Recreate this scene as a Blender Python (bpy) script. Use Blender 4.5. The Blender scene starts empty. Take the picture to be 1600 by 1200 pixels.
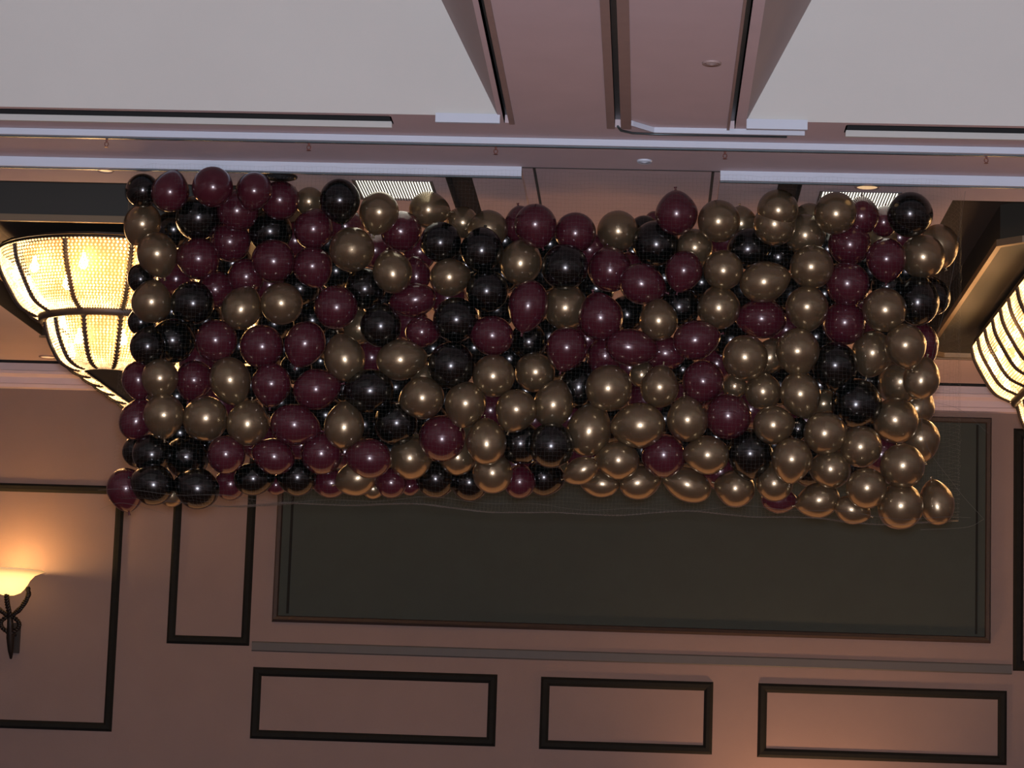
import bpy, math, random
import numpy as np
from mathutils import Vector, Matrix

S = bpy.context.scene
COL = S.collection
random.seed(7)
PI = math.pi

# ------------------------------------------------------------------ camera
# world: origin at the camera, +Y down the room, +Z up; floor at z = -1.6
F = 4000.0                                   # focal length in pixels of the 1600 px wide frame
dY = Vector((205.0, -610.0, -F)).normalized()
dZ = Vector((0.0332, 1.0, 0.0)); dZ.z = -(dZ.x*dY.x + dZ.y*dY.y)/dY.z; dZ.normalize()
dX = dY.cross(dZ)
R = Matrix((dX, dY, dZ)).transposed()        # world -> camera
cam_d = bpy.data.cameras.new('camera'); cam = bpy.data.objects.new('camera', cam_d); COL.objects.link(cam)
cam.matrix_world = R.transposed().to_4x4()
cam_d.sensor_width = 36.0; cam_d.sensor_fit = 'HORIZONTAL'; cam_d.lens = F*36.0/1600.0
cam_d.clip_start = 0.05; cam_d.clip_end = 200
S.camera = cam
S.view_settings.view_transform = 'Standard'; S.view_settings.look = 'None'
S.view_settings.exposure = 0.0; S.view_settings.gamma = 1.0
S.view_settings.use_curve_mapping = False

RT = R.transposed()
def ray(px, py):
    return RT @ Vector((px-800.0, 600.0-py, -F))
def atY(px, py, Y):
    d = ray(px, py); return d*(Y/d.y)
def atZ(px, py, Z):
    d = ray(px, py); return d*(Z/d.z)

# ------------------------------------------------------------------ world and lights
w = bpy.data.worlds.new('world'); S.world = w; w.use_nodes = True
w.node_tree.nodes['Background'].inputs['Color'].default_value = (0.9, 0.75, 0.65, 1)
w.node_tree.nodes['Background'].inputs['Strength'].default_value = 0.02

def lamp(kind, name, loc, power, color, **kw):
    d = bpy.data.lights.new(name, kind); d.energy = power; d.color = color
    for k, v in kw.items(): setattr(d, k, v)
    o = bpy.data.objects.new(name, d); COL.objects.link(o); o.location = loc
    return o
# the camera's own flash, just above the lens
lamp('POINT', 'camera_flash', (0.02, 0.0, 0.09), 5000, (0.90, 0.94, 1.10), shadow_soft_size=0.12)
# area fill added for the rest of the ballroom's unseen warm lamps
a = lamp('AREA', 'room_light', (0.0, 9.0, 2.6), 26, (1.0, 0.55, 0.30), shape='RECTANGLE', size=14.0)
a.data.size_y = 8.0
a = lamp('AREA', 'upward_fill', (0.3, 19.5, -1.3), 78, (1.0, 0.46, 0.20), shape='RECTANGLE', size=11.0)  # added upward fill: warm light from below on balloons and ceiling
a.data.size_y = 4.0; a.rotation_euler = (PI, 0, 0)
a = lamp('SPOT', 'wall_washer', (1.5, 24.4, -1.3), 260, (1.0, 0.50, 0.24), shadow_soft_size=0.10, spot_size=2.0, spot_blend=0.9)
a.rotation_euler = (math.radians(180-14), 0, 0)

# ------------------------------------------------------------------ materials
def mat(name, col, rough=0.6, metal=0.0, spec=0.5, emit=None, es=1.0, noise=0.0, nscale=8.0, bump=0.0, bscale=200.0, coat=0.0):
    m = bpy.data.materials.new(name); m.use_nodes = True
    nt = m.node_tree; b = nt.nodes['Principled BSDF']
    b.inputs['Base Color'].default_value = (*col, 1); b.inputs['Roughness'].default_value = rough
    b.inputs['Metallic'].default_value = metal; b.inputs['Specular IOR Level'].default_value = spec
    b.inputs['Coat Weight'].default_value = coat
    if emit: b.inputs['Emission Color'].default_value = (*emit, 1); b.inputs['Emission Strength'].default_value = es
    if noise or bump:
        tc = nt.nodes.new('ShaderNodeTexCoord')
    if noise:
        n = nt.nodes.new('ShaderNodeTexNoise'); n.inputs['Scale'].default_value = nscale; n.inputs['Detail'].default_value = 6
        nt.links.new(tc.outputs['Object'], n.inputs['Vector'])
        r = nt.nodes.new('ShaderNodeMapRange'); r.inputs['To Min'].default_value = 1-noise; r.inputs['To Max'].default_value = 1+noise
        nt.links.new(n.outputs['Fac'], r.inputs['Value'])
        v = nt.nodes.new('ShaderNodeVectorMath'); v.operation = 'SCALE'; v.inputs[0].default_value = col
        nt.links.new(r.outputs['Result'], v.inputs['Scale']); nt.links.new(v.outputs['Vector'], b.inputs['Base Color'])
    if bump:
        n2 = nt.nodes.new('ShaderNodeTexNoise'); n2.inputs['Scale'].default_value = bscale; n2.inputs['Detail'].default_value = 3
        nt.links.new(tc.outputs['Object'], n2.inputs['Vector'])
        bp = nt.nodes.new('ShaderNodeBump'); bp.inputs['Strength'].default_value = bump; bp.inputs['Distance'].default_value = 0.004
        nt.links.new(n2.outputs['Fac'], bp.inputs['Height']); nt.links.new(bp.outputs['Normal'], b.inputs['Normal'])
    return m

M_ceil = mat('ceiling_paint', (0.58, 0.475, 0.49), 0.8, noise=0.07, nscale=3, bump=0.15)
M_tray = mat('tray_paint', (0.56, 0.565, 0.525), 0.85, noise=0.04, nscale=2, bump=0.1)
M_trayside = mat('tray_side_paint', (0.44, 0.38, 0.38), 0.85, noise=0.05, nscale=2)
M_white = mat('white_trim_paint', (0.54, 0.60, 0.68), 0.6, noise=0.04, nscale=6)
M_wall = mat('wall_vinyl', (0.190, 0.138, 0.123), 0.75, noise=0.08, nscale=2.5, bump=0.3, bscale=120)
M_mould = mat('dark_moulding_wood', (0.007, 0.008, 0.007), 0.85, spec=0.25, noise=0.3, nscale=14)
M_ledge = mat('ledge_paint', (0.062, 0.060, 0.058), 0.6, noise=0.1)
M_panel = mat('charcoal_fabric', (0.027, 0.038, 0.034), 0.9, noise=0.12, nscale=5, bump=0.4, bscale=160)
M_frame = mat('dark_brown_wood', (0.03, 0.021, 0.018), 0.5, noise=0.3, nscale=10)
M_bronze = mat('dark_bronze_paint', (0.020, 0.017, 0.014), 0.8, noise=0.15, nscale=5)
M_dish = mat('bronze_dish', (0.026, 0.024, 0.018), 0.6, metal=0.0, noise=0.1, nscale=4)
M_brass = mat('aged_brass', (0.22, 0.16, 0.10), 0.5, metal=0.6)
M_black = mat('black_slot', (0.006, 0.007, 0.007), 0.8)
M_rail = mat('track_metal', (0.10, 0.13, 0.14), 0.35, metal=0.7, noise=0.2, nscale=12)
M_flange = mat('track_flange', (0.30, 0.22, 0.20), 0.55, noise=0.1, nscale=10)
M_iron = mat('wrought_iron', (0.022, 0.017, 0.014), 0.5, metal=0.5, noise=0.3, nscale=30)
M_carpet = mat('carpet', (0.16, 0.07, 0.045), 0.95, noise=0.3, nscale=6, bump=0.5)
M_sprink = mat('sprinkler_metal', (0.22, 0.09, 0.07), 0.5, metal=0.3)
M_diff = mat('downlight_lens', (0.8, 0.7, 0.5), 0.4, emit=(1.0, 0.62, 0.30), es=0.7)
M_tube = mat('light_panel', (0.9, 0.9, 0.85), 0.5, emit=(1.0, 0.95, 0.80), es=2.2)
M_louvre = mat('louvre_metal', (0.12, 0.10, 0.10), 0.5, metal=0.2)
M_bulb = mat('bulb_glass', (1, 0.9, 0.7), 0.3, emit=(1.0, 0.80, 0.50), es=16)
M_bowl = mat('alabaster_bowl', (0.9, 0.7, 0.45), 0.35, emit=(1.0, 0.52, 0.16), es=1.0)

def alabaster():
    # lit glass bowl: glows most where the lamp sits, towards its bottom centre
    m = M_bowl; nt = m.node_tree; b = nt.nodes['Principled BSDF']
    tc = nt.nodes.new('ShaderNodeTexCoord')
    ln = nt.nodes.new('ShaderNodeVectorMath'); ln.operation = 'LENGTH'
    mp = nt.nodes.new('ShaderNodeMapping'); mp.inputs['Location'].default_value = (0.0, 0.0, 0.07)
    nt.links.new(tc.outputs['Object'], mp.inputs['Vector']); nt.links.new(mp.outputs['Vector'], ln.inputs[0])
    r = nt.nodes.new('ShaderNodeMapRange'); r.inputs['From Min'].default_value = 0.10; r.inputs['From Max'].default_value = 0.36
    r.inputs['To Min'].default_value = 3.4; r.inputs['To Max'].default_value = 0.25
    nt.links.new(ln.outputs['Value'], r.inputs['Value']); nt.links.new(r.outputs['Result'], b.inputs['Emission Strength'])
alabaster()

def crystal():  # bulb light and hot spots painted into the beads as noisy emission
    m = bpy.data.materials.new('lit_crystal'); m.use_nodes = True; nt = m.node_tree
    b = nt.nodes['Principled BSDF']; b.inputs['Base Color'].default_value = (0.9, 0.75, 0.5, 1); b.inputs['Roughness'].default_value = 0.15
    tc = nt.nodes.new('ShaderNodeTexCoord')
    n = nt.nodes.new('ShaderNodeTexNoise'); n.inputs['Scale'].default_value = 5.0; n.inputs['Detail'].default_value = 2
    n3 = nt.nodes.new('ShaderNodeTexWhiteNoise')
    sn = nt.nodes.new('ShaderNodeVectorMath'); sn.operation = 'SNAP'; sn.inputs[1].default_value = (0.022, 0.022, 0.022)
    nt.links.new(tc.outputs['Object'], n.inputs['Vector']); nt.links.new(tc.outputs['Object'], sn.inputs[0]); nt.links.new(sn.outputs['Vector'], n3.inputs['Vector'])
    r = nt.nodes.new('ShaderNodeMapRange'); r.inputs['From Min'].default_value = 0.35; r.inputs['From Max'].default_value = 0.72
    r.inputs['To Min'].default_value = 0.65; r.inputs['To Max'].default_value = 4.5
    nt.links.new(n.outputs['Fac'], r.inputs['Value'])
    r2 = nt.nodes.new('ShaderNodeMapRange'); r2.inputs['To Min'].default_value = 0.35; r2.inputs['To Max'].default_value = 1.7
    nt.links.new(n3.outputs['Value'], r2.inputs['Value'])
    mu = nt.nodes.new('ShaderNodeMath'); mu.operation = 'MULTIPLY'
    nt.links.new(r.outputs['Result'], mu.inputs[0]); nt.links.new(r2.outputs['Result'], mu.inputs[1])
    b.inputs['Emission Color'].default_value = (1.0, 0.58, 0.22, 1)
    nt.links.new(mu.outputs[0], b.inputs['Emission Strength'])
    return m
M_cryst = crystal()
M_glow = mat('amber_glow', (0.5, 0.3, 0.12), 0.6, emit=(1.0, 0.36, 0.07), es=0.28)  # added shell whose emission paints orange light into the gaps between beads

def latex(name, base, rough, metal, trans, tcol, coat=0.0, coatr=0.05, spec=0.5):
    m = bpy.data.materials.new(name); m.use_nodes = True; nt = m.node_tree
    b = nt.nodes['Principled BSDF']; out = nt.nodes['Material Output']
    b.inputs['Base Color'].default_value = (*base, 1); b.inputs['Roughness'].default_value = rough
    b.inputs['Metallic'].default_value = metal; b.inputs['Coat Weight'].default_value = coat; b.inputs['Coat Roughness'].default_value = coatr
    b.inputs['Specular IOR Level'].default_value = spec
    tc = nt.nodes.new('ShaderNodeTexCoord'); n = nt.nodes.new('ShaderNodeTexNoise'); n.inputs['Scale'].default_value = 1.6
    nt.links.new(tc.outputs['Object'], n.inputs['Vector'])
    r = nt.nodes.new('ShaderNodeMapRange'); r.inputs['To Min'].default_value = 0.85; r.inputs['To Max'].default_value = 1.15
    nt.links.new(n.outputs['Fac'], r.inputs['Value'])
    v = nt.nodes.new('ShaderNodeVectorMath'); v.operation = 'SCALE'; v.inputs[0].default_value = base
    nt.links.new(r.outputs['Result'], v.inputs['Scale']); nt.links.new(v.outputs['Vector'], b.inputs['Base Color'])
    if trans:
        t = nt.nodes.new('ShaderNodeBsdfTranslucent'); t.inputs['Color'].default_value = (*tcol, 1)
        mx = nt.nodes.new('ShaderNodeMixShader'); mx.inputs['Fac'].default_value = trans
        nt.links.new(b.outputs[0], mx.inputs[1]); nt.links.new(t.outputs[0], mx.inputs[2]); nt.links.new(mx.outputs[0], out.inputs['Surface'])
    return m
M_bal = {
    'G': latex('pearl_gold_latex', (0.27, 0.21, 0.12), 0.28, 0.82, 0.12, (0.85, 0.42, 0.13), 1.0, 0.16),
    'R': latex('burgundy_latex', (0.060, 0.010, 0.018), 0.26, 0.15, 0.11, (0.75, 0.03, 0.03), 1.0, 0.09),
    'K': latex('black_latex', (0.0012, 0.0020, 0.0018), 0.22, 0.0, 0.0, (0, 0, 0), 0.4, 0.06),
}
def netmat():
    m = mat('nylon_netting', (0.095, 0.092, 0.082), 0.35)
    return m
M_net = netmat()

# ------------------------------------------------------------------ mesh helpers
class MB:
    def __init__(s): s.v = []; s.f = []
    def add(s, vs, fs):
        o = len(s.v); s.v += [tuple(p) for p in vs]; s.f += [tuple(i+o for i in f) for f in fs]; return s
    def box(s, x0, x1, y0, y1, z0, z1):
        x0, x1 = sorted((x0, x1)); y0, y1 = sorted((y0, y1)); z0, z1 = sorted((z0, z1))
        return s.add([(x0,y0,z0),(x1,y0,z0),(x1,y1,z0),(x0,y1,z0),(x0,y0,z1),(x1,y0,z1),(x1,y1,z1),(x0,y1,z1)],
                     [(0,3,2,1),(4,5,6,7),(0,1,5,4),(1,2,6,5),(2,3,7,6),(3,0,4,7)])
    def tube(s, pts, r, n=8, cap=True):
        pts = [Vector(p) for p in pts]; rs = r if isinstance(r, (list, tuple)) else [r]*len(pts)
        vs = []; fs = []; up = Vector((0, 0, 1)); prev = None
        for i, p in enumerate(pts):
            t = (pts[min(i+1, len(pts)-1)]-pts[max(i-1, 0)]).normalized()
            if prev is None:
                prev = t.cross(up) if abs(t.z) < 0.95 else t.cross(Vector((1, 0, 0)))
            a = (prev - t*prev.dot(t)).normalized(); prev = a; b = t.cross(a)
            for k in range(n):
                c = 2*PI*k/n; vs.append(p + a*(rs[i]*math.cos(c)) + b*(rs[i]*math.sin(c)))
        for i in range(len(pts)-1):
            for k in range(n):
                fs.append((i*n+k, i*n+(k+1) % n, (i+1)*n+(k+1) % n, (i+1)*n+k))
        if cap: fs.append(tuple(range(n))[::-1]); fs.append(tuple((len(pts)-1)*n+k for k in range(n)))
        return s.add(vs, fs)
    def lathe(s, prof, n=32, c=(0, 0, 0)):
        vs = []; fs = []
        for r, z in prof:
            for k in range(n):
                a = 2*PI*k/n; vs.append((c[0]+r*math.cos(a), c[1]+r*math.sin(a), c[2]+z))
        for i in range(len(prof)-1):
            for k in range(n):
                fs.append((i*n+k, i*n+(k+1) % n, (i+1)*n+(k+1) % n, (i+1)*n+k))
        return s.add(vs, fs)
    def mesh(s, name, m, smooth=False):
        me = bpy.data.meshes.new(name); me.from_pydata(s.v, [], s.f); me.update()
        if smooth:
            me.polygons.foreach_set('use_smooth', [True]*len(me.polygons))
        if m: me.materials.append(m)
        return me
    def build(s, name, m, parent=None, smooth=False, loc=None):
        o = bpy.data.objects.new(name, s.mesh(name, m, smooth)); COL.objects.link(o)
        if parent: o.parent = parent
        if loc is not None: o.location = loc
        return o
def tag(o, label=None, cat=None, group=None, kind=None):
    if label: o['label'] = label
    if cat: o['category'] = cat
    if group: o['group'] = group
    if kind: o['kind'] = kind
    return o
def empty(name, loc, label, cat, group=None):
    o = bpy.data.objects.new(name, None); COL.objects.link(o); o.location = loc; o.empty_display_size = 0.1
    return tag(o, label, cat, group)
def struct(name, mb, m, smooth=False):
    return tag(mb.build(name, m, None, smooth), kind='structure')
def part(name, mb, m, parent, smooth=False, label=None):
    o = mb.build(name, m, parent, smooth)
    if label: o['label'] = label
    return o
def copy_tree(o, parent=None):
    c = o.copy(); COL.objects.link(c); c.parent = parent
    for ch in list(o.children): copy_tree(ch, c)
    return c

# ------------------------------------------------------------------ room shell
XL, XR, YB, WY = -13.0, 13.0, -5.0, 25.3
ZF, ZTOP = -1.6, 5.6
struct('floor', MB().box(XL-.2, XR+.2, YB-.2, WY+.2, ZF-.2, ZF), M_carpet)
WALL = struct('wall_front', MB().box(XL, XR, WY, WY+.2, ZF, ZTOP), M_wall)
struct('wall_left', MB().box(XL-.2, XL, YB, WY+.2, ZF, ZTOP), M_wall)
struct('wall_right', MB().box(XR, XR+.2, YB, WY+.2, ZF, ZTOP), M_wall)
struct('wall_back', MB().box(XL, XR, YB-.2, YB, ZF, ZTOP), M_wall)

ZA, ZB, ZC = 4.00, 3.96, 3.90          # near soffit, middle band, far ceiling
Y1, Y2 = 15.94, 16.57                  # the two steps
TY = 15.40                             # far edge of the two tray recesses
TLX, TRX = -1.0, 0.535                # inner edges of the trays
CX = -0.12                             # the room's centre line
XCL, XCR = -0.905, 0.41                 # centre bay, not stepped at Y2
LO, RO = (-5.76, -2.48), (1.99, 5.27)  # coffers round the chandeliers
CY0, CY1 = 17.03, 23.5

cb = MB()
T = 0.25
def slab(x0, x1, y0, y1, z, holes=()):
    xs = sorted({x0, x1, *[v for h in holes for v in h[:2] if x0 < v < x1]})
    ys = sorted({y0, y1, *[v for h in holes for v in h[2:] if y0 < v < y1]})
    for i in range(len(xs)-1):
        for j in range(len(ys)-1):
            mx, my = (xs[i]+xs[i+1])/2, (ys[j]+ys[j+1])/2
            if any(h[0] < mx < h[1] and h[2] < my < h[3] for h in holes): continue
            cb.box(xs[i], xs[i+1], ys[j], ys[j+1], z, z+T)
TRAYS = [(-9.5, TLX, 6.5, TY), (TRX, 9.5, 6.5, TY)]
SLOTS = [(-9.5, -1.68, 15.46, 15.64), (1.16, 9.5, 15.46, 15.64)]
GRV = [(-0.965, -0.937, 9.0, 15.56), (-0.277, -0.240, 9.0, 15.62), (0.437, 0.468, 9.0, 15.60)]
slab(XL, XR, YB, Y1, ZA, TRAYS+SLOTS+GRV)
slab(XL, XR, Y1, Y2, ZB)
DST = [(-1.42, -1.24, Y2, 22.0), (0.797, 0.957, Y2, 22.0)]
FIX = [(-2.063, -1.516, 16.78, 17.38), (1.084, 1.631, 16.83, 17.43)]
GRV2 = [(-0.835, -0.815, Y2, 24.0), (0.353, 0.373, Y2, 24.0)]
COF = [(LO[0], LO[1], CY0, CY1), (RO[0], RO[1], CY0, CY1)]
FAR = [(-11.0, 11.0, 25.05, 25.24)]
slab(XL, XCL, Y2, WY, ZC, DST+FIX+COF+FAR)
slab(XCR, XR, Y2, WY, ZC, DST+FIX+COF+FAR)
slab(XCL, XCR, Y2, WY, ZB, GRV2+FAR)
cb.box(XL, XR, YB, WY, 5.45, 5.6)
CEIL = struct('ceiling', cb, M_ceil)

# stepped edges that face down the room towards the camera
part('step_face', MB().box(XL, XR, Y1-.012, Y1+.02, ZB-.004, ZA-.002), M_white, CEIL, label='long pale step edge running across the whole ceiling')
part('step_face', MB().box(XL, XCL, Y2-.015, Y2+.02, ZC-.006, ZB-.001), M_white, CEIL, label='pale step edge of the ceiling, left half')
part('step_face', MB().box(XCR, XR, Y2-.015, Y2+.02, ZC-.006, ZB-.001), M_white, CEIL, label='pale step edge of the ceiling, right half')
m = MB(); m.box(XL, XR, Y1+.02, Y1+.045, ZB-.012, ZB); part('shadow_bead', m, M_rail, CEIL)
m = MB(); m.box(XL, XCL, Y2+.02, Y2+.04, ZC-.012, ZC); m.box(XCR, XR, Y2+.02, Y2+.04, ZC-.012, ZC); part('shadow_bead', m, M_rail, CEIL)
part('joint_line', MB().box(XCL, XCR, Y2, Y2+.015, ZB-.004, ZB), M_frame, CEIL)

# tray recesses with steep splayed faces
def tray(xi, xo, y0, y1, sgn):
    h = 1.15; k = 0.55
    A = [(xi, y0), (xi, y1), (xo, y1), (xo, y0)]
    o = -sgn*h*k
    Bp = [(xi-o if False else xi + sgn*h*k, y0+h*k), (xi + sgn*h*k, y1-h*k), (xo - sgn*h*k, y1-h*k), (xo - sgn*h*k, y0+h*k)]
    lo = [(x, y, ZA) for x, y in A]; hi = [(x, y, ZA+h) for x, y in Bp]
    def face(i, j, mm, nm):
        q = [Vector(lo[i]), Vector(lo[j]), Vector(hi[j]), Vector(hi[i])]
        n = (q[1]-q[0]).cross(q[2]-q[0]).normalized()
        c = sum(q, Vector())/4; ctr = Vector(((xi+xo)/2, (y0+y1)/2, ZA+.4))
        if n.dot(c-ctr) < 0: n = -n
        q2 = [p+n*.03 for p in q]
        mb = MB().add(q+q2, [(0,1,2,3),(7,6,5,4),(0,4,5,1),(1,5,6,2),(2,6,7,3),(3,7,4,0)])
        part(nm, mb, mm, CEIL)
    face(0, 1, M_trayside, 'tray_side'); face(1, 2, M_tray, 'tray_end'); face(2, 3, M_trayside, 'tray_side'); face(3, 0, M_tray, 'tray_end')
    part('tray_top', MB().box(Bp[0][0], Bp[2][0], Bp[0][1], Bp[1][1], ZA+h, ZA+h+.03), M_tray, CEIL)
tray(TLX, -9.5, 6.5, TY, -1)
tray(TRX, 9.5, 6.5, TY, 1)
# short pale boards under the tray corners
part('edge_board', MB().box(-1.385, -0.985, TY-.03, TY+.0, ZA-.052, ZA+.006), M_white, CEIL, label='short pale board at the inner corner of the left tray')
part('edge_board', MB().box(0.535, 0.908, TY-.03, TY+.0, ZA-.056, ZA+.006), M_white, CEIL, label='short pale board at the inner corner of the right tray')
part('edge_board', MB().box(-0.03, 0.905, 15.60, 15.62, ZA-.034, ZA), M_white, CEIL, label='narrow pale edge beside the middle partition track')
mb = MB(); mb.add([(-.174,15.44,ZA-.001),(-.03,15.60,ZA-.001),(-.03,15.60,ZA-.034),(-.174,15.44,ZA-.034),
                   (-.162,15.45,ZA-.001),(-.03,15.62,ZA-.001),(-.03,15.62,ZA-.034),(-.162,15.45,ZA-.034)],
                  [(0,1,2,3),(7,6,5,4),(0,4,5,1),(1,5,6,2),(2,6,7,3),(3,7,4,0)])
part('edge_board', mb, M_white, CEIL, label='short angled edge curving off the middle partition track')
# slot diffusers behind the trays: dark inside, pale far lip
for x0, x1, y0, y1 in SLOTS:
    m = MB(); m.box(x0, x1, y0-.02, y1+.02, ZA+.24, ZA+.27); m.box(x0, x1, y0-.01, y0, ZA, ZA+.26); m.box(x0, x1, y1-.004, y1+.01, ZA+.012, ZA+.26)
    m.box(x0-.01, x0, y0, y1, ZA, ZA+.26); m.box(x1, x1+.01, y0, y1, ZA, ZA+.26)
    part('slot_interior', m, M_black, CEIL)
    part('slot_lip', MB().box(x0, x1, y1-.02, y1+.004, ZA-.030, ZA+.010), M_tray, CEIL)
# partition tracks running towards the far wall
def track(x0, x1, f0, f1, ye):
    m = MB(); m.box(x0, x1, 9.0, ye, ZA+.05, ZA+.08); m.box(x0-.004, x0, 9.0, ye, ZA, ZA+.06); m.box(x1, x1+.004, 9.0, ye, ZA, ZA+.06)
    t = part('partition_track', m, M_rail, CEIL)
    for a, b in ((f0, x0), (x1, f1)):
        if b-a > .008: part('track_flange', MB().box(a, b, 9.0, ye, ZA-.012, ZA+.006), M_flange, t)
track(-0.965, -0.937, -0.965, -0.903, 15.56)
track(-0.277, -0.240, -0.328, -0.174, 15.62)
track(0.437, 0.468, 0.420, 0.468, 15.60)
m = MB(); m.tube([(-.258, 15.52, ZA-.02), (-.24, 15.62, ZA-.02), (-.17, 15.68, ZA-.02), (-.02, 15.70, ZA-.02), (.8, 15.70, ZA-.02)], .008, 6)
part('track_rail', m, M_rail, CEIL, True)
for x0, x1, y0, y1 in GRV2:
    part('ceiling_groove', MB().box(x0, x1, y0, y1, ZB+.015, ZB+.03), M_rail, CEIL)
for x0, x1, y0, y1 in DST:
    m = MB(); m.box(x0, x1, y0, y1, ZC+.10, ZC+.12); m.box(x0, x0+.005, y0, y1, ZC, ZC+.11); m.box(x1-.005, x1, y0, y1, ZC, ZC+.11); m.box(x0, x1, y1-.005, y1, ZC, ZC+.11); m.box(x0, x1, y0, y0+.005, ZC, ZC+.11)
    part('dark_channel', m, M_bronze, CEIL)
for x0, x1, y0, y1 in FAR:
    m = MB(); m.box(x0, x1, y0, y1, ZC+.06, ZC+.09); m.box(x0, x1, y1-.01, y1, ZC, ZC+.07); m.box(x0, x1, y0, y0+.01, ZC, ZC+.07)
    part('dark_channel', m, M_black, CEIL)

# coffers round the chandeliers
for ci, (x0, x1) in enumerate((LO, RO)):
    m = MB(); m.box(x0, x1, CY0, CY1, ZC+.22, ZC+.25)
    for b in ((x0, x0+.01, CY0, CY1), (x1-.01, x1, CY0, CY1), (x0, x1, CY0, CY0+.01), (x0, x1, CY1-.01, CY1)):
        m.box(b[0], b[1], b[2], b[3], ZC, ZC+.23)
    cf = part('coffer', m, M_bronze, CEIL)
    part('coffer_trim', MB().box(x0-.02, x1+.02, CY1, CY1+.03, ZC-.02, ZC), M_brass, CEIL)
    fx0, fx1, fy0, fy1 = x0+.435, x1-.435, 17.92, 23.0
    zf = 3.81; c = .16
    def ring(e, z):
        return [(fx0-e+c, fy0-e, z), (fx1+e-c, fy0-e, z), (fx1+e, fy0-e+c, z), (fx1+e, fy1+e-c, z), (fx1+e-c, fy1+e, z), (fx0-e+c, fy1+e, z), (fx0-e, fy1+e-c, z), (fx0-e, fy0-e+c, z)]
    m = MB(); v = ring(0, zf)+ring(-.035, zf)+ring(-.035, zf+.05)+ring(0, zf+.05); fs = []
    for k in range(8):
        for q in range(4):
            a0, b0 = q*8+k, q*8+(k+1) % 8; a1, b1 = ((q+1) % 4)*8+k, ((q+1) % 4)*8+(k+1) % 8
            fs.append((a0, a1, b1, b0))
    m.add(v, fs); part('coffer_frame', m, M_brass, CEIL, label='thin brass frame round the chandelier canopy')
    m = MB(); v = ring(-.03, zf+.04)+ring(-.03, ZC+.22)+ring(-.35, zf+.11)
    m.add(v, [(k, (k+1) % 8, 8+(k+1) % 8, 8+k) for k in range(8)]+[(k, 16+k, 16+(k+1) % 8, (k+1) % 8) for k in range(8)]+[tuple(range(16, 24))])
    part('canopy_dish', m, M_dish, CEIL)

# ------------------------------------------------------------------ far wall trim
def prism_x(x0, x1, prof):      # profile in (y, z) extruded along x
    n = len(prof); v = [(x0, y, z) for y, z in prof]+[(x1, y, z) for y, z in prof]
    return MB().add(v, [(i, (i+1) % n, n+(i+1) % n, n+i) for i in range(n)]+[tuple(range(n))[::-1], tuple(range(n, 2*n))])
struct('trim_1', prism_x(XL, XR, [(WY, 3.90), (WY-.05, 3.90), (WY-.05, 3.83), (WY-.09, 3.82), (WY-.09, 3.79), (WY-.04, 3.76), (WY-.03, 3.70), (WY-.05, 3.69), (WY-.05, 3.655), (WY, 3.645)]), M_ceil)
def moulding(x0, x1, z0, z1, wd=.08, nm='panel_moulding', mm=None, d=.035, y=WY):
    mm = mm or M_mould
    m = MB()
    o = [(x0, z0), (x1, z0), (x1, z1), (x0, z1)]; i_ = [(x0+wd, z0+wd), (x1-wd, z0+wd), (x1-wd, z1-wd), (x0+wd, z1-wd)]
    q = wd*.3; mid = [(x0+q, z0+q), (x1-q, z0+q), (x1-q, z1-q), (x0+q, z1-q)]; mi2 = [(x0+wd-q, z0+wd-q), (x1-wd+q, z0+wd-q), (x1-wd+q, z1-wd+q), (x0+wd-q, z1-wd+q)]
    loops = [(o, y), (mid, y-d), (mi2, y-d*.8), (i_, y)]
    v = [(p[0], yy, p[1]) for lp, yy in loops for p in lp]
    fs = [(a*4+k, a*4+(k+1) % 4, (a+1)*4+(k+1) % 4, (a+1)*4+k) for a in range(3) for k in range(4)]
    m.add(v, fs)
    return part(nm, m, mm, WALL)
moulding(-7.35, -5.255, .245, 2.685, .085)
moulding(-4.756, -3.928, 1.13, 3.42, .085)
moulding(3.57, 4.42, 1.117, 3.50, .10)
moulding(-3.878, -1.455, .222, .925, .088)
moulding(-1.026, .664, .213, .917, .088)
moulding(1.103, 3.514, .203, .920, .088)
part('wall_ledge', prism_x(-3.90, 3.56, [(WY, 1.178), (WY-.012, 1.176), (WY-.018, 1.165), (WY-.018, 1.09), (WY-.008, 1.08), (WY, 1.08)]), M_ledge, WALL)
# big charcoal panel in its wooden frame
part('charcoal_panel', MB().box(-3.65, 3.30, WY-.03, WY+.01, 1.42, 3.55), M_panel, WALL, label='large charcoal panel in the middle of the far wall')
moulding(-3.715, 3.355, 1.375, 3.60, .075, 'panel_frame', M_frame, .07)
m = MB(); m.box(-3.57, -3.545, WY-.04, WY-.03, 1.46, 3.52); m.box(3.20, 3.22, WY-.04, WY-.03, 1.46, 3.52)
part('panel_joint', m, M_mould, WALL)

# ------------------------------------------------------------------ ceiling fittings
fix0 = None
for i, (x0, x1, y0, y1) in enumerate(FIX):
    if i == 0:
        fx = empty('ceiling_light', (x0, y0, ZC), 'square louvred ceiling light glowing white, left of the two, above the balloons', 'ceiling light', 'louvred ceiling lights')
        W, H = x1-x0, y1-y0
        m = MB(); m.box(0, W, 0, .012, -.004, .14); m.box(0, W, H-.012, H, -.004, .14); m.box(0, .012, 0, H, -.004, .14); m.box(W-.012, W, 0, H, -.004, .14); m.box(0, W, 0, H, .14, .15)
        part('housing', m, M_louvre, fx)
        part('light_panel', MB().box(.012, W-.012, .012, H-.012, .010, .016), M_tube, fx)
        m = MB()
        n = 29
        for k in range(1, n): m.box(W*k/n-.0035, W*k/n+.0035, .012, H-.012, -.004, .010)
        tag(part('louvre', m, M_louvre, fx), kind='stuff')
        fix0 = fx
    else:
        fx = copy_tree(fix0); fx.location = (x0, y0, ZC); fx['label'] = 'square louvred ceiling light glowing white, right of the two, above the balloons'

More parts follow.
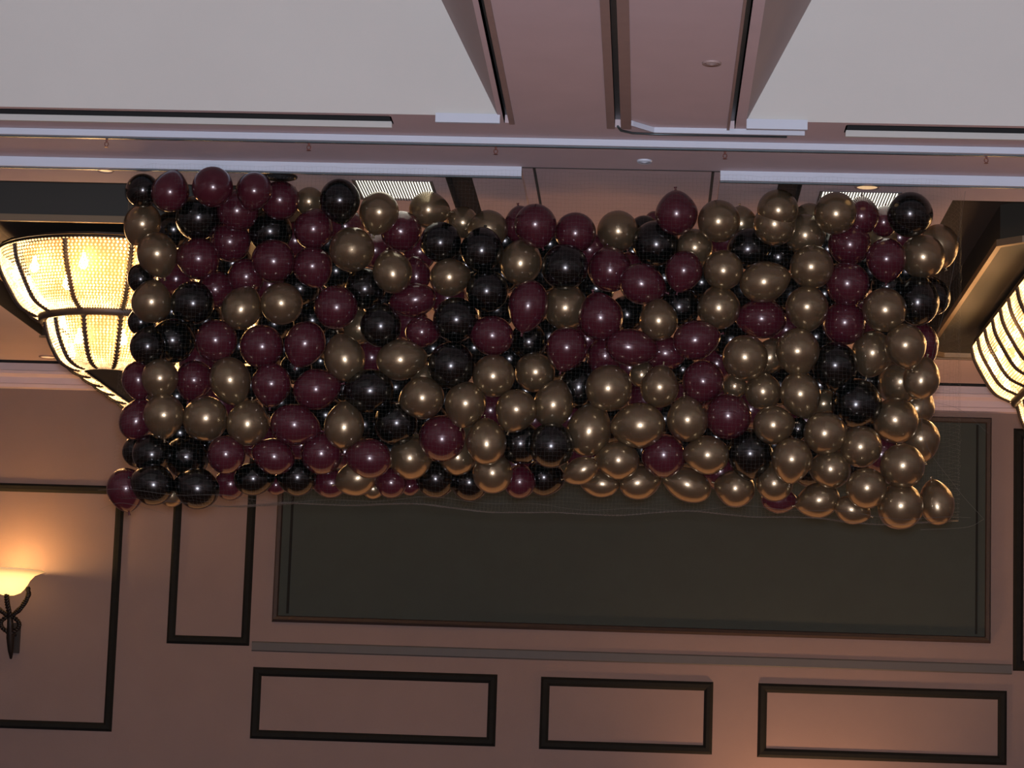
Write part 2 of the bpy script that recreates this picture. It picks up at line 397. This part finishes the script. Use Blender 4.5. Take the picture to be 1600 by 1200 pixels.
def disc(px, py, z, r, lbl, mm, rim, nm='ceiling_disc', cat='vent', lit=False):
    p = atZ(px, py, z)
    e = empty(nm, (p.x, p.y, z), lbl, cat)
    part('trim_ring', MB().lathe([(r*.80, -.006), (r*.88, -.014), (r*.98, -.010), (r, .0)], 28), rim, e, True)
    if lit: part('lamp_lens', MB().lathe([(0.0, -.007), (r*.82, -.005)], 28), mm, e, True)
    else:
        m = MB()
        for k in range(4): m.lathe([(r*(.1+.18*k), -.012+.002*k), (r*(.24+.18*k), -.018+.002*k), (r*(.26+.18*k), -.004)], 24)
        part('diffuser_cone', m, mm, e, True)
    return e
disc(1112, 98, ZA, .055, 'small flat grey sprinkler cover on the ceiling right of the middle track', M_flange, M_flange, 'sprinkler_cover', 'sprinkler')
disc(1007, 251, ZB, .05, 'small pale sprinkler cover on the ceiling between the two pale step edges', M_white, M_white, 'sprinkler_cover', 'sprinkler')
disc(436, 275, ZC, .125, 'round black ceiling vent just below the left pale step edge', M_black, M_iron, 'ceiling_vent')
disc(75, 557, ZC, .09, 'round recessed downlight lit orange beside the left chandelier', M_diff, M_flange, 'downlight', 'ceiling light', True)
disc(1355, 291, ZC, .085, 'round recessed downlight tucked behind the right pale step edge', M_diff, M_flange, 'downlight', 'ceiling light', True)
disc(165, 265, ZC, .06, 'small round recessed downlight above the left end of the balloon net', M_diff, M_flange, 'downlight', 'ceiling light', True)
spr = None
for i, (px, py, lb) in enumerate(((167, 222, 'sprinkler head above the left end of the balloons'), (483, 227, 'sprinkler head above the fourth balloon column, left of centre'),
                        (775, 233, 'sprinkler head hanging near the inner end of the left pale step edge'), (1133, 240, 'sprinkler head hanging near the inner end of the right pale step edge'),
                        (1541, 247, 'sprinkler head with pale plate above the right end of the balloons'))):
    p = atZ(px, py-6, ZB)
    if spr is None:
        e = empty('fire_sprinkler', (p.x, p.y, ZB), 'red-brown '+lb, 'sprinkler', 'ceiling sprinkler heads')
        part('escutcheon', MB().lathe([(0, -.008), (.022, -.006), (.026, 0)], 16), M_flange, e, True)
        m = MB(); m.tube([(0, 0, -.006), (0, 0, -.03)], .007, 8); m.tube([(-.01, 0, -.028), (-.012, 0, -.045), (0, 0, -.058)], .003, 5); m.tube([(.01, 0, -.028), (.012, 0, -.045), (0, 0, -.058)], .003, 5)
        part('frame_arms', m, M_sprink, e)
        part('deflector', MB().lathe([(0, -.060), (.014, -.060), (.014, -.058), (0, -.058)], 12), M_sprink, e)
        spr = e
    else:
        e = copy_tree(spr); e.location = (p.x, p.y, ZB); e['label'] = 'red-brown '+lb

# ------------------------------------------------------------------ chandeliers
CH_Y0, CH_Y1, CH_K = 18.98, 21.95, 0.89     # straight part between the two rounded ends
def prof_pts(ctrl, n):
    # smooth resample (Catmull-Rom) of (r, z) control points
    P = [Vector((a, b)) for a, b in ctrl]; P = [2*P[0]-P[1]]+P+[2*P[-1]-P[-2]]; out = []
    for i in range(1, len(P)-2):
        for k in range(12):
            t = k/12; p0, p1, p2, p3 = P[i-1:i+3]
            out.append(.5*((2*p1)+(-p0+p2)*t+(2*p0-5*p1+4*p2-p3)*t*t+(-p0+3*p1-3*p2+p3)*t**3))
    out.append(P[-2])
    L = [0]
    for i in range(1, len(out)): L.append(L[-1]+(out[i]-out[i-1]).length)
    res = []; j = 0
    for k in range(n):
        s = L[-1]*k/(n-1)
        while j < len(L)-2 and L[j+1] < s: j += 1
        t = (s-L[j])/max(L[j+1]-L[j], 1e-9); res.append(out[j].lerp(out[j+1], min(t, 1)))
    return res
TIER1 = [(.875, 0.0), (.85, -.11), (.785, -.24), (.68, -.40), (.545, -.475)]
TIER2 = [(.485, -.51), (.455, -.62), (.41, -.72), (.35, -.81), (.27, -.858), (.195, -.872)]
YM = (CH_Y0+CH_Y1)/2; HS = (CH_Y1-CH_Y0)/2
capL = PI*.885*.93; strL = 2*HS; PER = 2*capL+2*strL
def plan(s, r):
    # s = arc position round the oblong, 0..PER; local coordinates centred on the fitting
    s %= PER
    if s < capL:
        a = PI+PI*s/capL; return (r*math.cos(a), -HS+CH_K*r*math.sin(a))
    s -= capL
    if s < strL: return (r, -HS+s)
    s -= strL
    if s < capL:
        a = PI*s/capL; return (r*math.cos(a), HS+CH_K*r*math.sin(a))
    s -= capL
    return (-r, HS-s)
def loop_tube(r, z, rz, ry, n=120, k=8):
    # closed ring with an oval section rz high, ry deep
    vs = []; fs = []
    for i in range(n):
        s = PER*i/n
        for j in range(k):
            a = 2*PI*j/k; x, y = plan(s, r+ry*math.cos(a)); vs.append((x, y, z+rz*math.sin(a)))
    for i in range(n):
        for j in range(k):
            fs.append((i*k+j, ((i+1) % n)*k+j, ((i+1) % n)*k+(j+1) % k, i*k+(j+1) % k))
    return MB().add(vs, fs)
def bead_mesh():
    pts = []
    for tier, nb, dr in ((TIER1, 26, 0), (TIER2, 24, 0)):
        pr = prof_pts(tier, nb)
        rm = sum(p.x for p in pr)/len(pr)
        ns = int(PER/.029) if tier is TIER1 else int(PER/.048)
        for i in range(ns):
            s = PER*i/ns
            for q, p in enumerate(pr):
                x, y = plan(s+(.008 if q % 2 else 0), p.x); pts.append((x, y, p.y))
    P = np.array(pts); n = len(P); a = .0098
    off = np.array([(a,0,0),(-a,0,0),(0,a,0),(0,-a,0),(0,0,a*1.15),(0,0,-a*1.15)])
    V = (P[:, None, :]+off[None]).reshape(-1, 3)
    tri = np.array([(0,2,4),(2,1,4),(1,3,4),(3,0,4),(2,0,5),(1,2,5),(3,1,5),(0,3,5)])
    Fc = (np.arange(n)[:, None, None]*6+tri[None]).reshape(-1, 3)
    return tri_mesh('crystal_beads', V, Fc, M_cryst)
def tri_mesh(name, V, Fc, m):
    me = bpy.data.meshes.new(name); k = Fc.shape[1]
    me.vertices.add(len(V)); me.vertices.foreach_set('co', V.astype(np.float32).ravel())
    me.loops.add(Fc.size); me.loops.foreach_set('vertex_index', Fc.astype(np.int32).ravel())
    me.polygons.add(len(Fc)); me.polygons.foreach_set('loop_start', np.arange(0, Fc.size, k, dtype=np.int32))
    me.update(calc_edges=True); me.validate(); me.materials.append(m); return me
def glow_shell(tier, dr):
    pr = prof_pts(tier, 10); n = 96; vs = []; fs = []
    for p in pr:
        for i in range(n):
            x, y = plan(PER*i/n, max(p.x-dr, .21)); vs.append((x, y, p.y+dr*.3))
    for j in range(len(pr)-1):
        for i in range(n): fs.append((j*n+i, j*n+(i+1) % n, (j+1)*n+(i+1) % n, (j+1)*n+i))
    return MB().add(vs, fs)
def strap(s, tier, wd, nt):
    pr = prof_pts(tier, nt); m = MB()
    for i in range(len(pr)-1):
        a, b = pr[i], pr[i+1]
        # leaf-shaped link: wide at the top, narrow at the foot
        for (p, q, w0, w1) in ((a, b, wd, wd*.38),):
            v = []
            for pt, ww in ((p, w0), (q, w1)):
                for ds, dr in ((-ww/2, .020), (0, .034), (ww/2, .020), (ww/2, .008), (-ww/2, .008)):
                    x, y = plan(s+ds*(.885/max(pt.x, .3)), pt.x+dr); v.append((x, y, pt.y-dr*.4))
            m.add(v, [(0,1,6,5),(1,2,7,6),(2,3,8,7),(3,4,9,8),(4,0,5,9),(0,4,3,2,1),(5,6,7,8,9)])
    return m
BM = bead_mesh()
def chandelier(cx, zr, lbl):
    e = empty('chandelier', (cx, YM, zr), lbl, 'chandelier', 'oblong crystal chandeliers')
    b = bpy.data.objects.new('crystal_strands', BM); COL.objects.link(b); b.parent = e; tag(b, kind='stuff')
    part('inner_glow', glow_shell(TIER1, .17), M_glow, e, True)
    part('inner_glow', glow_shell(TIER2, .13), M_glow, e, True)
    part('upper_rim', loop_tube(.875, .014, .012, .010), M_iron, e, True)
    part('middle_ring', loop_tube(.535, -.478, .044, .026), M_frame, e, True)
    part('lower_ring', loop_tube(.195, -.866, .010, .012), M_iron, e, True)
    m = MB(); n = 60
    v = [(*plan(PER*i/n, .20), -.845) for i in range(n)]+[(*plan(PER*i/n, .19), -.860) for i in range(n)]
    m.add(v, [(i, (i+1) % n, n+(i+1) % n, n+i) for i in range(n)]+[tuple(range(n)), tuple(range(n, 2*n))[::-1]])
    part('bottom_plate', m, M_black, e)
    m = MB()
    v = [(*plan(PER*i/n, .88), .045) for i in range(n)]+[(*plan(PER*i/n, .88), .03) for i in range(n)]
    m.add(v, [(i, (i+1) % n, n+(i+1) % n, n+i) for i in range(n)]+[tuple(range(n)), tuple(range(n, 2*n))[::-1]])
    part('top_plate', m, M_iron, e)
    ns = 24; s0 = capL*(90-14)/180.0
    for i in range(ns):
        s = s0+PER*i/ns
        part('strap', strap(s, TIER1, .046, 24), M_frame, e)
        part('strap', strap(s, TIER2, .044, 18), M_frame, e)
    m = MB()
    for yy in (-1.5, -.5, .5, 1.5): m.tube([(0, yy*.8, .04), (0, yy*.8, .12)], .02, 10)
    part('hanging_rod', m, M_brass, e, True)
    bl = MB(); bl.lathe([(0, -.06), (.02, -.055), (.034, -.03), (.03, 0), (.014, .03), (.012, .06)], 10)
    bme = bl.mesh('bulb', M_bulb, True)
    for r_b, z_b, n_b in ((.74, -.15, 22), (.66, -.29, 15), (.40, -.66, 16)):
        for i in range(n_b):
            x, y = plan(PER*(i+.35)/n_b, r_b)
            o = bpy.data.objects.new('bulb', bme); COL.objects.link(o); o.parent = e; o.location = (x, y, z_b)
    for (dx, yy) in ((-1.0, -.8), (1.0, -.8), (-1.0, .8), (1.0, .8), (0, -2.42), (0, 2.42)):  # unseen lights added just outside the fitting to carry its glow
        l = lamp('POINT', 'chandelier_fill', (dx, yy, -.34), 9, (1.0, 0.50, 0.20), shadow_soft_size=.10); l.parent = e
    return e
chandelier(-4.115, 3.755, 'oblong two-tiered crystal chandelier glowing behind the left end of the balloons')
chandelier(3.635, 3.755, 'oblong two-tiered crystal chandelier glowing at the right edge, clear of the balloons')

# ------------------------------------------------------------------ wall sconce
sp = atY(15, 893, WY)
sx, sz = sp.x+.10, sp.z-.01
e = empty('wall_sconce', (sx, WY, sz), 'lit glass bowl sconce on twisted iron arms on the far wall', 'wall lamp')
bowl = MB().lathe([(.335, .0), (.345, -.008), (.315, -.022), (.25, -.05), (.205, -.10), (.17, -.17), (.12, -.225), (.06, -.25), (.0, -.255), (.0, -.243), (.06, -.238), (.11, -.212), (.16, -.16), (.195, -.09), (.24, -.04), (.31, -.008), (.335, .0)], 40)
o = part('glass_bowl', bowl, M_bowl, e, True); o.location = (0, -.40, 0)
def twist(pts, r, turns):
    # two strands wound round each other along a path
    m = MB(); P = [Vector(p) for p in pts]; N = 40
    L = len(P)-1
    for ph in (0, PI):
        q = []
        for i in range(N+1):
            t = i/N*L; j = min(int(t), L-1); f = t-j
            p = P[j].lerp(P[j+1], f); d = (P[j+1]-P[j]).normalized(); a = d.cross(Vector((0, 1, 0))).normalized(); b = d.cross(a)
            c = 2*PI*turns*i/N+ph; q.append(p+a*r*math.cos(c)+b*r*math.sin(c))
        m.tube(q, r*1.05, 6)
    return m
yc = -.40
def curve(p, n=10):
    P = [Vector(a) for a in p]; P = [2*P[0]-P[1]]+P+[2*P[-1]-P[-2]]; out = []
    for i in range(1, len(P)-2):
        for k in range(n):
            t = k/n; p0, p1, p2, p3 = P[i-1:i+3]
            out.append(.5*((2*p1)+(-p0+p2)*t+(2*p0-5*p1+4*p2-p3)*t*t+(-p0+3*p1-3*p2+p3)*t**3))
    out.append(P[-2]); return out
for sg in (-1, 1):
    part('arm', twist(curve([(sg*.19, yc, -.17), (sg*.20, yc, -.25), (sg*.13, yc+.05, -.36), (sg*.03, yc+.12, -.44)]), .014, 9), M_iron, e, True)
    part('loop', twist(curve([(sg*.01, yc+.12, -.44), (sg*.085, yc+.14, -.50), (sg*.08, yc+.16, -.56), (0, yc+.18, -.62)]), .012, 5), M_iron, e, True)
part('arm', twist(curve([(-.0, yc-.06, -.20), (0, yc-.02, -.32), (.0, yc+.12, -.45)]), .014, 5), M_iron, e, True)
part('stem', MB().tube([(0, yc+.12, -.42), (0, yc+.17, -.55), (0, yc+.20, -.66), (0, yc+.24, -.78), (0, yc+.27, -.86)], [.028, .034, .042, .030, .012], 10), M_iron, e, True)
part('wall_plate', MB().box(-.05, .05, -.03, 0, -.80, -.50), M_iron, e)
part('bracket', MB().tube([(0, -.02, -.62), (0, yc+.19, -.62)], .02, 8), M_iron, e, True)
l = lamp('POINT', 'sconce_lamp', (0, yc, -.01), 30, (1.0, 0.55, 0.20), shadow_soft_size=.05); l.parent = e

# ------------------------------------------------------------------ balloons
# colour, pixel centre, half width, half height, how deep in the pile (0 = front)
B = """
K 223 298 26 27 1;R 266 299 29 32 1;R 332 292 32 31 1;K 308 341 34 34 0;R 397 299 28 30 2;R 438 314 30 30 1;R 372 329 32 33 0
G 484 315 23 22 2;K 531 314 31 34 0;R 490 357 30 32 1;G 222 351 28 33 1;G 246 398 31 35 0;K 220 437 20 24 2;G 237 471 31 33 0
R 309 404 34 32 1;R 361 378 31 32 1;K 424 362 33 33 2;R 426 407 33 33 0;R 338 452 28 28 2;R 384 434 28 28 1;K 300 473 33 34 0
G 378 481 30 35 0;G 441 475 32 33 0;R 489 418 30 32 1;K 470 450 28 28 3
G 592 333 30 33 0;G 671 328 31 28 1;R 627 362 31 32 0;G 550 390 34 34 0;K 689 378 31 31 0;K 753 389 32 35 0;G 762 358 31 29 2;G 722 347 24 24 2
G 613 424 30 35 0;G 703 433 31 29 0;K 571 450 32 31 1;R 524 480 33 34 0;R 650 428 22 28 2;R 645 469 36 26 1;R 656 395 26 28 2
K 762 454 33 32 1;K 711 500 34 34 0;K 595 508 31 34 0;R 660 519 26 23 1;K 706 570 35 36 0;G 538 559 31 37 0;G 627 562 38 31 0
R 476 538 31 36 0;R 495 608 36 31 0;K 576 611 38 33 0;K 538 607 20 22 2;K 463 574 24 26 2;G 659 622 34 32 0;G 727 632 31 35 0;G 662 590 20 20 2
K 618 662 33 34 0;G 538 665 30 36 0;R 461 664 38 31 0;R 691 684 37 35 0;G 562 512 24 26 2;R 576 716 35 30 0;R 504 708 32 32 1
R 515 755 27 22 2;G 556 748 32 26 1;R 610 754 25 23 2;G 642 716 32 32 1;G 715 713 28 28 1;K 682 748 31 29 2;K 735 754 28 28 2;G 582 764 17 15 3;R 641 760 15 14 3
G 760 690 30 36 0;G 770 740 30 30 1;R 812 752 24 26 2;K 815 692 32 33 1;K 862 695 34 34 0;K 851 746 30 28 2
G 806 642 31 33 0;G 865 631 30 36 0;G 772 587 32 33 0;G 835 582 31 30 1;G 952 606 35 36 0;G 1031 604 29 32 0
G 921 671 33 41 0;G 997 665 41 34 0;G 1074 655 31 34 0;K 905 602 30 36 2;R 825 478 30 40 0;G 885 480 36 34 1;R 768 524 34 30 0;K 825 533 28 28 2
R 885 545 31 34 0;R 938 495 34 37 0;R 945 557 27 30 1;R 987 543 40 28 0;R 1037 552 34 26 1;R 1088 531 36 30 0;G 1029 500 29 32 0;K 1063 479 31 31 1
R 1004 444 36 31 0;R 953 420 33 36 0;R 1068 424 28 32 0;K 882 417 35 35 0;K 1024 380 35 35 1;K 1006 362 24 25 2;G 965 361 31 31 0
R 899 363 31 31 1;R 837 353 32 34 0;R 815 352 27 30 2;R 1057 333 32 34 0;R 1024 350 17 20 2;G 814 409 32 36 1;R 921 392 26 28 3;R 985 420 22 26 3
G 1086 388 27 30 2;G 1124 345 32 33 0;G 1158 348 24 26 2;G 1215 328 31 31 2;G 1211 352 32 33 1;G 1258 366 32 31 1;G 1266 345 27 28 2
G 1305 333 32 33 0;R 1346 337 27 29 1;K 1172 388 36 31 1;K 1216 401 26 28 2;G 1130 421 30 31 0;G 1195 440 38 31 0;G 1269 417 33 34 0
R 1327 381 33 32 0;R 1385 406 30 33 0;R 1325 445 34 33 0;G 1441 400 33 34 0;G 1468 384 29 33 2;K 1422 336 35 34 0;R 1381 346 22 24 2;G 1377 374 24 24 2
K 1434 470 32 38 1;K 1457 462 26 30 2;G 1381 484 33 33 0;K 1386 446 24 24 2;G 1261 482 32 34 0;G 1123 480 32 34 0;R 1189 498 38 30 0;R 1318 505 33 33 0
G 1165 560 34 36 0;G 1204 556 24 28 2;G 1246 550 33 36 0;K 1305 573 34 37 0;K 1338 630 39 38 0;G 1363 553 31 35 1;G 1415 541 31 34 0;R 1441 536 24 32 2
G 1405 598 33 34 1;G 1440 591 27 33 2;G 1400 658 34 34 0;G 1433 636 26 30 2;G 1439 687 28 32 1;G 1251 617 30 35 1;G 1192 611 27 29 0;G 1148 603 18 20 2
R 1098 597 31 33 1;R 1138 652 36 34 0;G 1209 664 31 29 0;K 1247 671 16 18 3;G 1290 676 32 33 0;G 1287 632 21 23 2;G 1346 697 31 31 1
G 1237 719 30 34 0;G 1297 733 31 29 0;G 1409 729 33 33 0;G 1353 763 30 31 0;G 1406 792 34 35 0;G 1463 785 26 35 0;G 1278 782 33 26 1
G 1332 797 27 21 2;R 1217 781 27 20 2;G 1211 755 28 27 1;K 1172 710 34 37 0;G 1148 763 30 28 1;G 1104 711 34 29 1;R 1037 713 33 33 0
G 1073 757 38 25 1;G 1000 754 32 25 2;G 965 719 33 29 1;G 937 756 29 20 2;G 907 736 28 20 1;K 1068 579 21 22 2;G 1003 585 18 20 2
K 231 540 27 30 0;K 271 533 34 34 1;K 220 502 20 22 2;R 338 533 32 33 0;R 408 541 34 33 1;R 216 594 25 30 1;G 250 592 28 31 0;R 303 595 29 31 1
G 360 595 31 37 0;R 424 601 30 33 0;R 214 655 26 33 1;G 256 650 31 34 0;G 320 655 34 34 1;G 387 661 32 35 0;K 217 706 25 26 2;K 238 709 31 30 1
K 292 714 33 33 1;K 238 757 34 31 0;K 307 763 35 31 0;R 197 765 29 33 1;G 268 772 19 19 3;R 354 711 29 30 0;R 359 757 24 25 2;R 427 713 33 27 0
K 397 748 31 25 1;K 464 746 30 28 1;R 432 758 17 15 3
"""
rows = []
for ln in B.replace('\n', ';').split(';'):
    t = ln.split()
    if len(t) == 6: rows.append((t[0], float(t[1]), float(t[2]), float(t[3]), float(t[4]), int(t[5])))
# deep fillers, only glimpsed in the gaps between the others
PADX = 1.085
rows = [(c, x, y, rx*PADX, ry*PADX, L) for c, x, y, rx, ry, L in rows]
fill = []
gx, gy = np.meshgrid(np.arange(250, 1425, 5.0), np.arange(300, 775, 5.0))
top = 352+(gx-800)*.02; bot = 742+(gx-800)*.035
free = (gy > top) & (gy < bot)
for c, x, y, rx, ry, L in rows:
    free &= ((gx-x)/rx)**2+((gy-y)/ry)**2 > .80
while free.sum() > 3 and len(fill) < 95:
    best = None
    pts = np.argwhere(free)
    for (a_, b_) in pts[::3]:
        n_ = (free & ((gx-gx[a_, b_])**2+(gy-gy[a_, b_])**2 < 29**2)).sum()
        if best is None or n_ > best[0]: best = (n_, gx[a_, b_], gy[a_, b_])
    fill.append(('KRK'[len(fill) % 3], best[1], best[2], 31, 32, 5))
    free &= (gx-best[1])**2+(gy-best[2])**2 > 30**2
Y0 = 16.78
placed = []      # (x, y, z, radius)
order = sorted(range(len(rows)), key=lambda i: rows[i][5])
allb = [rows[i] for i in order]+fill
info = []
for c, px, py, rx, ry, L in allb:
    rp = math.sqrt(rx*ry); Y = Y0+.015*random.random()+(0, .03, .06, .10, 0, .45)[L]
    for it in range(3):
        p = atY(px, py, Y); r = rp*Y/F*.985
        for q in placed:
            d2 = (p.x-q[0])**2+(p.z-q[2])**2; s = (r+q[3])*.90
            if d2 < s*s and q[1] + math.sqrt(s*s-d2) > Y and q[1] <= Y+.35:
                Y = q[1]+math.sqrt(s*s-d2)
    Y = min(Y, 17.75)
    v_ = atY(px, py, 1.0).z; rz_ = ry*1.04/F
    p = atY(px, py, Y)
    lim = ZC if (p.x < XCL or p.x > XCR) else ZB
    Y = min(Y, (lim-.004)/(v_+rz_)) if Y > Y2 else Y
    p = atY(px, py, Y); r = rp*Y/F*.985
    placed.append((p.x, p.y, p.z, r)); info.append((c, rx*Y/F*.985, ry*Y/F*.985, L))
YMAXB = max(q[1]+q[3] for q in placed); print('PILE', YMAXB, len(fill), len(placed))

def balloon_profile():
    pr = []
    for k in range(0, 21):
        a = PI*k/20; z = math.cos(a); r = math.sin(a)
        if z < 0: r = r*(1-.22*(-z)**1.4); z = z*1.04
        pr.append((max(r, 0), z))
    pr[-1] = (.045, -1.06); pr[-2] = (.10, -1.035)
    return pr
def knot_mesh(m):
    mb = MB().lathe([(.045, -1.05), (.06, -1.075), (.05, -1.10), (.035, -1.115), (.06, -1.15), (.085, -1.19), (.06, -1.185), (0, -1.16)], 12)
    return mb.mesh('balloon_knot', m, True)
BMESH = {k: MB().lathe(balloon_profile(), 32).mesh('balloon', M_bal[k], True) for k in 'GRK'}
KMESH = {k: knot_mesh(M_bal[k]) for k in 'GRK'}
cname = {'G': 'gold', 'R': 'burgundy', 'K': 'black'}
ordn = ['first', 'second', 'third', 'fourth', 'fifth', 'sixth', 'seventh', 'eighth', 'ninth', 'tenth', 'eleventh', 'twelfth', 'thirteenth', 'fourteenth', 'fifteenth', 'sixteenth', 'seventeenth', 'eighteenth', 'nineteenth', 'twentieth']
zt, zb = 3.86, 1.72
nrow = 8
vis = [(i, q) for i, q in enumerate(placed) if info[i][3] < 5]
rowof = {}
for i, q in vis:
    z17 = q[2]/q[1]*17.0       # as it stands against the others in view
    rowof[i] = max(0, min(nrow-1, int((zt*17/16.95-z17)/((zt-zb)/nrow))))
rank = {}
for r_ in range(nrow):
    for c in 'GRK':
        ids = sorted([i for i, q in vis if rowof[i] == r_ and info[i][0] == c], key=lambda i: placed[i][0]/placed[i][1])
        for k, i in enumerate(ids): rank[i] = k
frank = {}
for r_ in range(nrow):
    for c in 'GRK':
        ids = sorted([i for i, q in enumerate(placed) if info[i][3] == 5 and info[i][0] == c and max(0, min(nrow-1, int((zt*17/16.95-q[2]/q[1]*17.0)/((zt-zb)/nrow)))) == r_], key=lambda i: placed[i][0]/placed[i][1])
        for k, i in enumerate(ids): frank[i] = (k, r_)
for i, (x, y, z, r) in enumerate(placed):
    c, rx, ry, L = info[i]
    o = bpy.data.objects.new('balloon', BMESH[c]); COL.objects.link(o)
    o.location = (x, y, z)
    big, small = max(rx, ry), min(rx, ry)
    d = Vector((x, y, z)).normalized()
    if big/small > 1.06:
        ax = Vector((1, 0, 0)) if rx > ry else Vector((0, 0, 1))
        ax = (ax*random.choice((-1, 1)) + Vector((random.uniform(-.35, .35), random.uniform(-.3, .1), random.uniform(-.35, .35)))).normalized()
        sc = (small, small, big*.985)
    else:
        ax = (-d + Vector((random.uniform(-.8, .8), 0, random.uniform(-.8, .8)))).normalized()   # crown towards the room
        sc = (small, small, small*1.06)
    o.rotation_mode = 'QUATERNION'; o.rotation_quaternion = ax.to_track_quat('Z', 'Y')
    o.scale = sc
    k = bpy.data.objects.new('knot', KMESH[c]); COL.objects.link(k); k.parent = o
    if L == 5:
        tag(o, 'deep-set %s balloon glimpsed between others, %s %s such from the left, %s row down' % (cname[c], ordn[frank[i][0]], cname[c], ordn[frank[i][1]]), 'balloon', 'balloons in the depth of the net')
    else:
        adj = {0: '', 1: '', 2: 'half-hidden ', 3: 'mostly hidden '}[L]
        if not adj and big/small > 1.2: adj = 'long ' if rx > ry else 'tall '
        tag(o, '%s%s balloon, %s %s one from the left in the %s row down' % (adj, cname[c], ordn[rank[i]], cname[c], ordn[rowof[i]]), 'balloon', 'balloons in the drop net')

# ------------------------------------------------------------------ the net round them
def net():
    x0, x1 = -3.62, 2.06; yf, yb, zt_, zb_ = 16.46, 17.95, 3.905, 1.675
    st = .026
    # section: down the front, round under, up the back; clipped height at the back
    sec = []
    R1 = .22
    n1 = int((zt_-(zb_+R1))/st)
    for k in range(n1+1): sec.append((yf, zt_+(zb_+R1-zt_)*k/n1))
    for k in range(1, 11):
        a = PI/2*k/10; sec.append((yf+R1*(1-math.cos(a)), zb_+R1*(1-math.sin(a))))
    nb = int((yb-yf-2*R1)/st)
    for k in range(1, nb): sec.append((yf+R1+(yb-yf-2*R1)*k/nb, zb_))
    for k in range(0, 11):
        a = PI/2*(1-k/10); sec.append((yb-R1*(1-math.cos(a)), zb_+R1*(1-math.sin(a))))
    n2 = int((zt_-(zb_+R1))/(st*1.6))
    for k in range(1, n2+1): sec.append((yb, zb_+R1+(zt_-zb_-R1)*k/n2))
    sec = np.array(sec); ns = len(sec)
    nx = int((x1-x0)/st); xs = np.linspace(x0, x1, nx)
    ym = (yf+yb)/2
    rng = np.random.RandomState(3)
    e = np.minimum(xs-x0, x1-xs)/.30; e = np.clip(e, 0, 1); e = np.sqrt(1-(1-e)**2)*.97+.03
    P = np.zeros((nx, ns, 3))
    P[:, :, 0] = xs[:, None]
    P[:, :, 1] = ym+(sec[None, :, 0]-ym)*e[:, None]
    sag = 1-(sec[:, 1]-zb_)/(zt_-zb_)
    bul = .05*np.sin(xs*2.9+.4)+.03*np.sin(xs*7.1)
    P[:, :, 2] = sec[None, :, 1]+bul[:, None]*.35*sag[None, :]**2
    P[:, :, 2] += np.clip(P[:, :, 1]-yf-.15, 0, 9)*.10*sag[None, :]**2
    # nothing sits between net and front balloons: ripple it a little
    rip = .012*np.sin(xs[:, None]*9+sec[None, :, 1]*5)+.010*np.sin(xs[:, None]*21-sec[None, :, 1]*8)
    P[:, :, 1] += rip
    P += rng.normal(0, .0022, P.shape)
    rr = .00022
    def strands(A, Bv):
        t = Bv-A; t /= np.linalg.norm(t, axis=1)[:, None]+1e-9
        up = np.tile(np.array([.31, .52, .79]), (len(t), 1)); a = np.cross(t, up); a /= np.linalg.norm(a, axis=1)[:, None]+1e-9; b = np.cross(t, a)
        vs = []
        for base in (A, Bv):
            for k in range(3):
                c = 2*PI*k/3; vs.append(base+rr*(a*math.cos(c)+b*math.sin(c)))
        V = np.stack(vs, 1).reshape(-1, 3)
        f = np.array([(0,1,4,3),(1,2,5,4),(2,0,3,5)])
        Fc = (np.arange(len(A))[:, None, None]*6+f[None]).reshape(-1, 4)
        return V, Fc
    V1, F1 = strands(P[:-1].reshape(-1, 3), P[1:].reshape(-1, 3))
    V2, F2 = strands(P[:, :-1].reshape(-1, 3), P[:, 1:].reshape(-1, 3))
    me = tri_mesh('drop_net', np.concatenate([V1, V2]), np.concatenate([F1, F2+len(V1)]), M_net)
    o = bpy.data.objects.new('drop_net', me); COL.objects.link(o)
    tag(o, 'fine clear nylon drop net hung from the ceiling, bagging all the balloons', 'net')
    # gathered hem cords along the bottom and up the right end
    m = MB()
    q = []
    for i in range(60):
        t = i/59; x = x0+(x1-x0)*t; q.append((x, yf+.10+.03*math.sin(t*30), zb_+.035+.02*math.sin(t*17+1)+.012*math.sin(t*53)))
    m.tube(q, .0009, 5)
    q = [(x1-.02, 16.75, 3.90), (x1-.10, 16.85, 3.3), (x1-.22, 16.95, 2.75), (x1-.26, 17.0, 2.3), (x1-.06, 16.9, 1.95), (x1+.12, 16.8, 1.72)]
    m.tube(curve(q), .0009, 5)
    m.tube(curve([(x1-.20, 16.9, 2.5), (x1-.02, 16.9, 2.45), (x1+.16, 16.9, 2.30)]), .0008, 5)
    m.tube(curve([(x1+.12, 16.8, 1.72), (x1+.0, 16.75, 1.66), (x1-.3, 16.7, 1.63)]), .0009, 5)
    m.tube(curve([(x0-.02, 16.75, 1.62), (x0+.14, 16.7, 1.66), (x0+.42, 16.7, 1.60)]), .0009, 5)
    part('hem_cord', m, M_net, o)
net()
